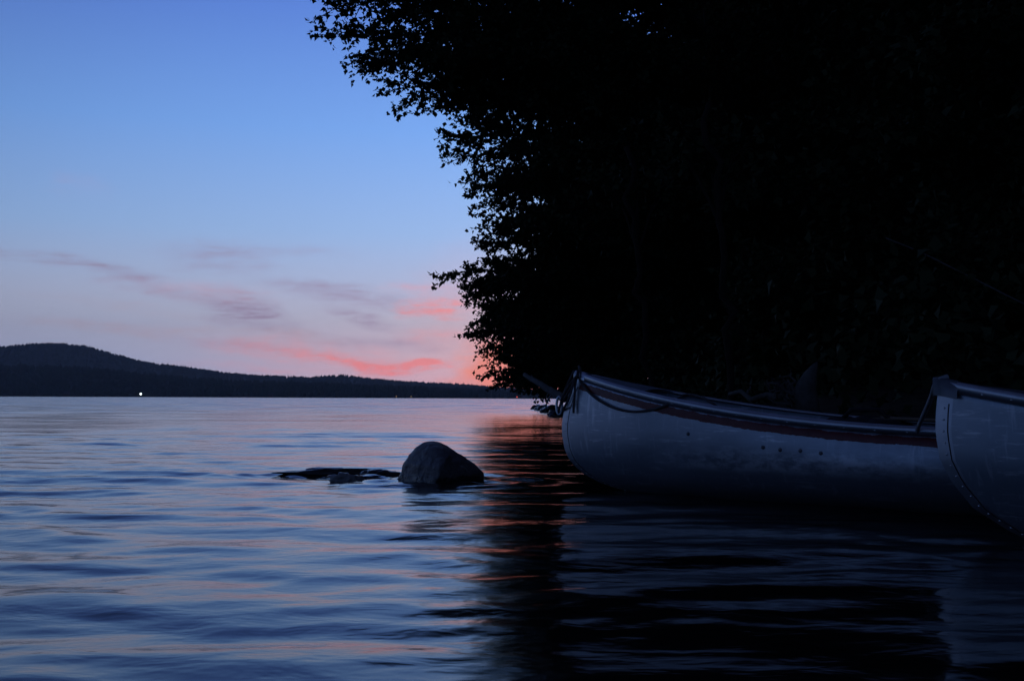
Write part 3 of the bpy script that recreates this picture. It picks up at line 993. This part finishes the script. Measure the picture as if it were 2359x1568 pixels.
# ------------------------------------------------------------------ driftwood on the bank
m_drift = material('bleached driftwood', (.11, .105, .095), .85, 0, .2, (.05, .047, .04), 10, (40, .7, .01))
def wob(p0, p1, n, amp, seed):
    out_ = []
    for i in range(n):
        f = i / (n - 1)
        p = Vector(p0).lerp(Vector(p1), f)
        k = math.sin(f * math.pi) * amp
        out_.append(p + Vector((fbm((f * 3, seed, 0)), fbm((f * 3, seed, 5)), fbm((f * 3, seed, 9)))) * k * 2)
    return out_
sp = at(1855, 905, 7.6); 
st = MB()
st.tube([(0, 0, -.15), (.0, 0, .0), (.008, 0, .05), (.04, 0, .13), (.07, .0, .19), (.085, 0, .215)], [.105, .085, .07, .045, .02, .006], 12)
rr = random.Random(4)
for i in range(9):
    a_ = math.pi + rr.uniform(-1.0, 1.0)
    l_ = rr.uniform(.12, .36)
    p1 = (math.cos(a_) * l_, math.sin(a_) * l_ * .6, rr.uniform(-.02, .13))
    w_ = wob((0, 0, rr.uniform(-.02, .03)), p1, 8, .07, i * 3.1)
    st.tube(w_, list(np.linspace(.017, .004, 8)), 6)
    for _ in range(2):
        q = w_[rr.randint(3, 6)]
        st.tube(wob(q, q + Vector((rr.uniform(-.08, .02), rr.uniform(-.04, .04), rr.uniform(.02, .08))), 5, .02, i), list(np.linspace(.005, .002, 5)), 5)
so2 = st.build('driftwood_stump', m_drift)
so2.location = sp
tag(so2, 'pale pointed driftwood stump with twisted roots behind the striped canoe', 'driftwood')
dl = MB()
q0, q1 = at(1680, 908, 8.4), at(1800, 914, 7.9)
dl.tube(wob(q0, q1, 10, .03, 3), list(np.linspace(.016, .024, 10)), 8)
dl.tube(wob(q0.lerp(q1, .35), q0.lerp(q1, .35) + Vector((.05, .1, .07)), 5, .01, 4), list(np.linspace(.012, .006, 5)), 6)
tag(dl.build('driftwood_branch', m_drift), 'short grey driftwood stick lying on the bank beyond the striped canoe', 'driftwood')

m_log = material('bleached log', (.22, .21, .2), .85, 0, .2, (.12, .115, .11), 10, (40, .7, .01))
lg = MB()
g0, g1 = at(1208, 862, 19), at(1300, 918, 18.2)
pts = wob(g0, g1, 12, .03, 8)
lg.tube(pts, list(np.linspace(.035, .075, 12)), 10)
lg.tube([pts[3], pts[3] + Vector((-.06, .05, .1))], [.02, .008], 6)
lg.tube([pts[8], pts[8] + Vector((-.1, .02, -.16)), pts[8] + Vector((-.13, .02, -.3))], [.024, .015, .006], 6)
tag(lg.build('fallen_log', m_log), 'bare grey log leaning out over the water from the wooded shore', 'log')

# ------------------------------------------------------------------ trees
m_bark = material('bark', (.035, .028, .023), .95, 0, .05, (.02, .016, .014), 6, (20, .8, .02))
def leaf_mat(name, a, b_):
    return material(name, a, .75, 0, .12, b_, 1.2)
m_leaf = leaf_mat('maple leaves', (.040, .055, .024), (.024, .036, .016))
LEAF = np.array([(0, 0), (.42, .30), (.24, .52), (0, 1.0), (-.24, .52), (-.42, .30)])

def leaf_polys(P, D, size):
    n = len(P)
    D = D / (np.linalg.norm(D, axis=1, keepdims=True) + 1e-9)
    U = rng.normal(0, .55, (n, 3)); U[:, 2] += 1.0
    Sd = np.cross(D, U); Sd /= (np.linalg.norm(Sd, axis=1, keepdims=True) + 1e-9)
    N_ = np.cross(Sd, D)
    s = (size * rng.uniform(.65, 1.25, n))[:, None, None]
    fold = np.abs(LEAF[:, 0]) * .35
    V = P[:, None, :] + s * (LEAF[None, :, 0:1] * Sd[:, None, :] + LEAF[None, :, 1:2] * D[:, None, :] - fold[None, :, None] * N_[:, None, :] * 1.0)
    return V

def bez(a, b_, c, n):
    t_ = np.linspace(0, 1, n)[:, None]
    return (1 - t_) ** 2 * a + 2 * t_ * (1 - t_) * b_ + t_ ** 2 * c

def grow(root, base, top, limbs, leaf, dens=1.0, trunk_r=.16, sec=.26, bare=.2, lean=0.0):
    """limbs: (start height fraction, tip) in the axes of root; one wood mesh, one crown mesh"""
    wood = MB()
    base, top = np.array(base, float), np.array(top, float)
    mid = (base + top) / 2 + np.array([lean, 0, 0])
    tr = bez(base, mid, top, 18)
    tr[1:-1] += rng.normal(0, .04, (16, 3))
    wood.tube([(tr[0] - [0, 0, .4])] + list(tr), [trunk_r * 1.5] + list(np.linspace(trunk_r * 1.15, .03, 18)), 9)
    LP, LD = [], []
    for (f, tip, dn_) in limbs:
        tip = np.array(tip, float)
        st_ = tr[int(np.clip(f, 0.05, 1) * 17)]
        ln_ = np.linalg.norm(tip - st_)
        ctl = st_ * .55 + tip * .45 + np.array([0, 0, .16 * ln_])
        P_ = bez(st_, ctl, tip, 14)
        P_[2:-1] += rng.normal(0, .025 * ln_ / 5, (11, 3))
        r0 = min(.022 + .011 * ln_, trunk_r * .7)
        wood.tube(list(P_), list(np.linspace(r0, .006, 14)), 5, False)
        ns = max(6, int(ln_ * 6.5 * dn_))
        for i in range(ns):
            s_ = bare + (1 - bare) * (i + rng.random()) / ns
            x = s_ * 13; k0 = min(int(x), 12)
            p = P_[k0] * (1 - x + k0) + P_[k0 + 1] * (x - k0)
            tg = P_[k0 + 1] - P_[k0]; tg /= np.linalg.norm(tg) + 1e-9
            sgn = 1 if i % 2 else -1
            an = sgn * rng.uniform(.35, 1.25)
            d = np.array([tg[0] * math.cos(an) - tg[1] * math.sin(an), tg[0] * math.sin(an) + tg[1] * math.cos(an), tg[2] * .6 + rng.normal(0.02, .28)])
            d /= np.linalg.norm(d)
            sl2 = (sec * ln_ * (1.05 - .8 * s_) + .25) * rng.uniform(.6, 1.2)
            e1 = p + d * sl2 + np.array([0, 0, -.10 * sl2])
            B_ = bez(p, (p + e1) / 2 + np.array([0, 0, .07 * sl2]), e1, 5)
            wood.tube(list(B_), list(np.linspace(.013, .005, 5)), 3, False)
            nt = max(4, int(sl2 * 16 * dens))
            for j in range(nt):
                u = (j + rng.random()) / nt
                xx = u * 4; kk = min(int(xx), 3)
                q = B_[kk] * (1 - xx + kk) + B_[kk + 1] * (xx - kk)
                td = d + rng.normal(0, .75, 3) * np.array([1, 1, .6]); td /= np.linalg.norm(td)
                tl = rng.uniform(.12, .38)
                nlv = rng.integers(5, 9)
                uu = rng.random(nlv)[:, None]
                LP.append(q + td * tl * uu + rng.normal(0, .018, (nlv, 3)))
                LD.append(td[None] * .8 + rng.normal(0, .7, (nlv, 3)) + np.array([0, 0, -.35]))
    LP = np.vstack(LP); LD = np.vstack(LD)
    wood.build('trunk', m_bark, root)
    np_mesh('crown', leaf_polys(LP, LD, leaf), 6, m_leaf, root)
    return len(LP)

EDGE = np.array([(-400, 520), (0, 717), (85, 739), (145, 806), (203, 864), (244, 960), (313, 986), (361, 1011), (429, 1049), (475, 1077), (558, 1063),
                 (600, 1040), (657, 1049), (711, 1072), (764, 1075), (796, 1105), (858, 1118), (890, 1140), (935, 1235), (950, 1285)], float)
def edge_x(y):
    return np.interp(y, EDGE[:, 0], EDGE[:, 1])

def shore_tree(bx, by, h, tips, fill, leaf, label, trunk_r, lean=0.0):
    bz = float(bank_z(np.array(bx), np.array(by)))
    root = empty('shore_tree', (bx, by, bz))
    base = np.zeros(3)
    top = np.array([-.4 + lean, 0, h])
    limbs = []
    for (px, py, d, dn_) in tips:
        p = np.array(at(px, py, d)) - np.array([bx, by, bz])
        ln_ = math.hypot(p[0], p[1])
        limbs.append((min(.97, max(.08, (p[2] - .12 * ln_) / h)), p, dn_))
    (x1, y0, y1, d0, d1, cnt, marg) = fill
    for _ in range(cnt):
        py = rng.uniform(y0, y1)
        px = rng.uniform(edge_x(py) + marg + (110 if -60 < py < 130 else 0), x1)
        p = np.array(at(px, py, rng.uniform(d0, d1))) - np.array([bx, by, bz])
        ln_ = math.hypot(p[0], p[1])
        limbs.append((min(.97, max(.08, (p[2] - .15 * ln_) / h)), p, 1.0))
    n = grow(root, base, top, limbs, leaf, 1.0, trunk_r)
    tag(root, label, 'tree', 'leafy trees leaning over the water')
    return n

shore_tree(4.3, 20.5, 12.5,
           [(780, 10, 20, 1.2), (800, 84, 19.6, 1.2), (866, 146, 20.4, 1.1), (924, 203, 20, 1.2), (1020, 244, 21, 1.2), (963, 120, 19, 1.0), (918, 40, 21, 1.2), (858, -40, 20, 1.2), (758, -120, 20, 1),
            (1046, 313, 21, 1.2), (1070, 360, 20.5, 1.2), (1108, 426, 21.5, 1.1), (1048, 190, 20, 1.1), (1118, 300, 19.5, 1.1), (1068, 60, 19, 1), (1178, 220, 19, 1)],
           (1750, -300, 520, 17.5, 23.5, 70, 88), .094, 'tallest shore tree, its leafy limbs reaching farthest over the lake', .2, -.6)
shore_tree(4.0, 27, 10.5,
           [(1123, 475, 26, 1.1), (1109, 557, 26.5, 1.2), (1049, 629, 25.5, 1.2), (1093, 657, 26, 1.2), (1099, 678, 27, 1.0), (1118, 711, 27, 1.1), (1135, 520, 25, 1.1), (1155, 600, 25, 1.1)],
           (1650, 380, 800, 23.5, 29, 74, 60), .104, 'shore tree with a pointed spray halfway down the dark edge', .17)
shore_tree(3.6, 33.5, 7.5,
           [(1092, 764, 32, 1.2), (1124, 797, 32.5, 1.2), (1135, 858, 32, 1.2), (1152, 884, 33, 1.1), (1204, 890, 31, 1.1), (1108, 735, 33, 1.1), (1168, 830, 32, 1.0)],
           (1500, 690, 905, 30, 36, 72, 45), .114, 'lowest overhanging shore tree, dark against the pink afterglow', .14)

def shrub(bx, by, h, rad, label, leaf=.12, nl=14, group=None):
    bz = float(bank_z(np.array(bx), np.array(by)))
    root = empty('shrub', (bx, by, bz))
    limbs = []
    for i in range(nl):
        a_ = rng.random() * 6.283
        limbs.append((rng.uniform(.1, .7), (math.cos(a_) * rad * rng.uniform(.5, 1), math.sin(a_) * rad * rng.uniform(.5, 1), h * rng.uniform(.2, 1)), 1.5))
    grow(root, (0, 0, 0), (0, 0, h * .7), limbs, leaf, 1.2, .04, .35, .1)
    return tag(root, label, 'shrub', group)
shrub(2.5, 30, 2.2, 1.1, 'dark leafy bush at the water edge just above the leaning log')
shrub(2.6, 38, 2.4, 1.2, 'farthest dark bush at the tip of the wooded shore')
shrub(3.0, 23, 2.0, 1.1, 'dark bush on the bank behind the bow of the striped canoe')
shrub(3.2, 13.5, 1.6, 1.0, 'low dark bush on the bank above the striped canoe middle', .1)
shrub(4.4, 9.5, 1.6, 1.0, 'dark bush on the bank between the two canoe bows', .1)

# inner trees: built once, copied with their parts
def inner_proto():
    root = empty('inner_tree', (0, 0, 0))
    limbs = []
    for i in range(34):
        a_ = i * 2.4 + rng.uniform(-.4, .4)
        f = .12 + .85 * (i / 33)
        r_ = (3.6 - 2.2 * f) * rng.uniform(.7, 1.1)
        limbs.append((f, (math.cos(a_) * r_, math.sin(a_) * r_, 10 * f + rng.uniform(-.2, 1.0)), 1.0))
    grow(root, (0, 0, 0), (.2, .1, 11), limbs, .13, 1.0, .2)
    return root
proto = inner_proto()
spots = [(6.0, 12.5, 0, 1), (8.6, 15.5, 1.2, 1.1), (6.6, 18.5, 2.3, 1), (9.8, 11.0, 3.1, 1.05), (7.3, 9.0, 4.4, .9), (10.5, 20, 5.2, 1.2), (6.3, 24, .7, 1.05), (6.0, 31, 1.9, .9), (5.4, 37, 3.9, .75), (12.5, 15.5, 2.9, 1.2), (5.0, 33, .3, .95), (5.0, 27.5, 2.6, 1.0), (6.5, 21.5, 5.0, 1.25), (8.2, 27, 3.3, 1.35), (9.5, 34, .9, 1.5), (7.4, 40, 4.1, 1.3), (5.8, 31, 1.1, 1.6), (6.8, 36, 4.8, 1.7)]
for i, (x, y, a_, s_) in enumerate(spots):
    if i == 0:
        o = proto
    else:
        o = proto.copy(); C.objects.link(o)
        for ch in proto.children:
            c = ch.copy(); C.objects.link(c); c.parent = o
    o.location = (x, y, float(bank_z(np.array(x), np.array(y))))
    o.rotation_euler = (0, 0, a_)
    o.scale = (s_,) * 3
    tag(o, 'black leafy tree standing in the dark wood behind the shore', 'tree', 'trees in the dark wood')

# slender saplings on the bank
for (px, d, h, lab, lx) in ((1520, 11.5, 3.2, 'thin bare sapling stem, left one of two above the striped canoe', -.35), (1690, 10.0, 3.0, 'thin bare sapling stem, right one of two above the striped canoe', -.2)):
    p = at(px, 900, d); p.z = float(bank_z(np.array(p.x), np.array(p.y)))
    root = empty('sapling', p)
    grow(root, (0, 0, 0), (lx, 0, h), [(.7, (.3 * k - .5, .3, h * .9), .8) for k in range(3)], .09, .7, .03, .3, .4)
    tag(root, lab, 'sapling')

# the wood behind: nobody could count it
n = 230000
yy = rng.uniform(-6, 75, n)
inn = rng.random(n) ** 1.25
xx = shore_x(yy) + 3.6 + 26 * inn
zz = bank_z(xx, yy) + 21 * rng.random(n) ** 1.1 * np.clip((xx - shore_x(yy) - 2.2) / 5, .28, 1)
clump = np.sin(xx * 1.1 + 2 * np.sin(yy * .7)) * np.sin(yy * 1.3 + zz * .9) * np.sin(zz * 1.2 + xx * .4)
keep = clump > -.42
P_ = np.stack([xx, yy, zz], 1)[keep]
np_ = len(P_)
sz_ = np.clip(np.linalg.norm(P_, axis=1) * .017 - .08, .11, .55)
wd_ = np_mesh('dark_wood', leaf_polys(P_, rng.normal(0, 1, (np_, 3)) + np.array([0, 0, -.3]), sz_), 6, m_leaf)
tag(wd_, kind='stuff')
n = 26000
yy = rng.uniform(6, 60, n)
xx = shore_x(yy) + .5 + 7 * rng.random(n)
zz = bank_z(xx, yy) + rng.random(n) ** 1.4 * 1.6 * (.5 + .5 * np.sin(xx * 2 + np.sin(yy)) * np.sin(yy * 1.7)) 
und = np_mesh('undergrowth', leaf_polys(np.stack([xx, yy, zz], 1), rng.normal(0, 1, (n, 3)) + np.array([0, 0, .4]), .13), 6, m_leaf)
tag(und, kind='stuff')

# ------------------------------------------------------------------ evening haze over the lake
m_haze = bpy.data.materials.new('haze')
m_haze.use_nodes = True
m_haze.node_tree.nodes.clear()
t = NT(m_haze.node_tree)
o_ = t.n('ShaderNodeOutputMaterial')
pv = t.n('ShaderNodeVolumePrincipled', {'Color': (.85, .9, 1, 1), 'Density': .00011, 'Anisotropy': .2})
t.t.links.new(pv.outputs[0], o_.inputs['Volume'])
x0, x1, y0, y1, z0, z1 = -4500, 4000, -150, 3900, -3, 260
V = [(x, y, z) for z in (z0, z1) for (x, y) in ((x0, y0), (x1, y0), (x1, y1), (x0, y1))]
hz = mesh_obj('haze', V, [(3, 2, 1, 0), (4, 5, 6, 7), (0, 1, 5, 4), (1, 2, 6, 5), (2, 3, 7, 6), (3, 0, 4, 7)], m_haze, smooth=False)
tag(hz, kind='stuff')
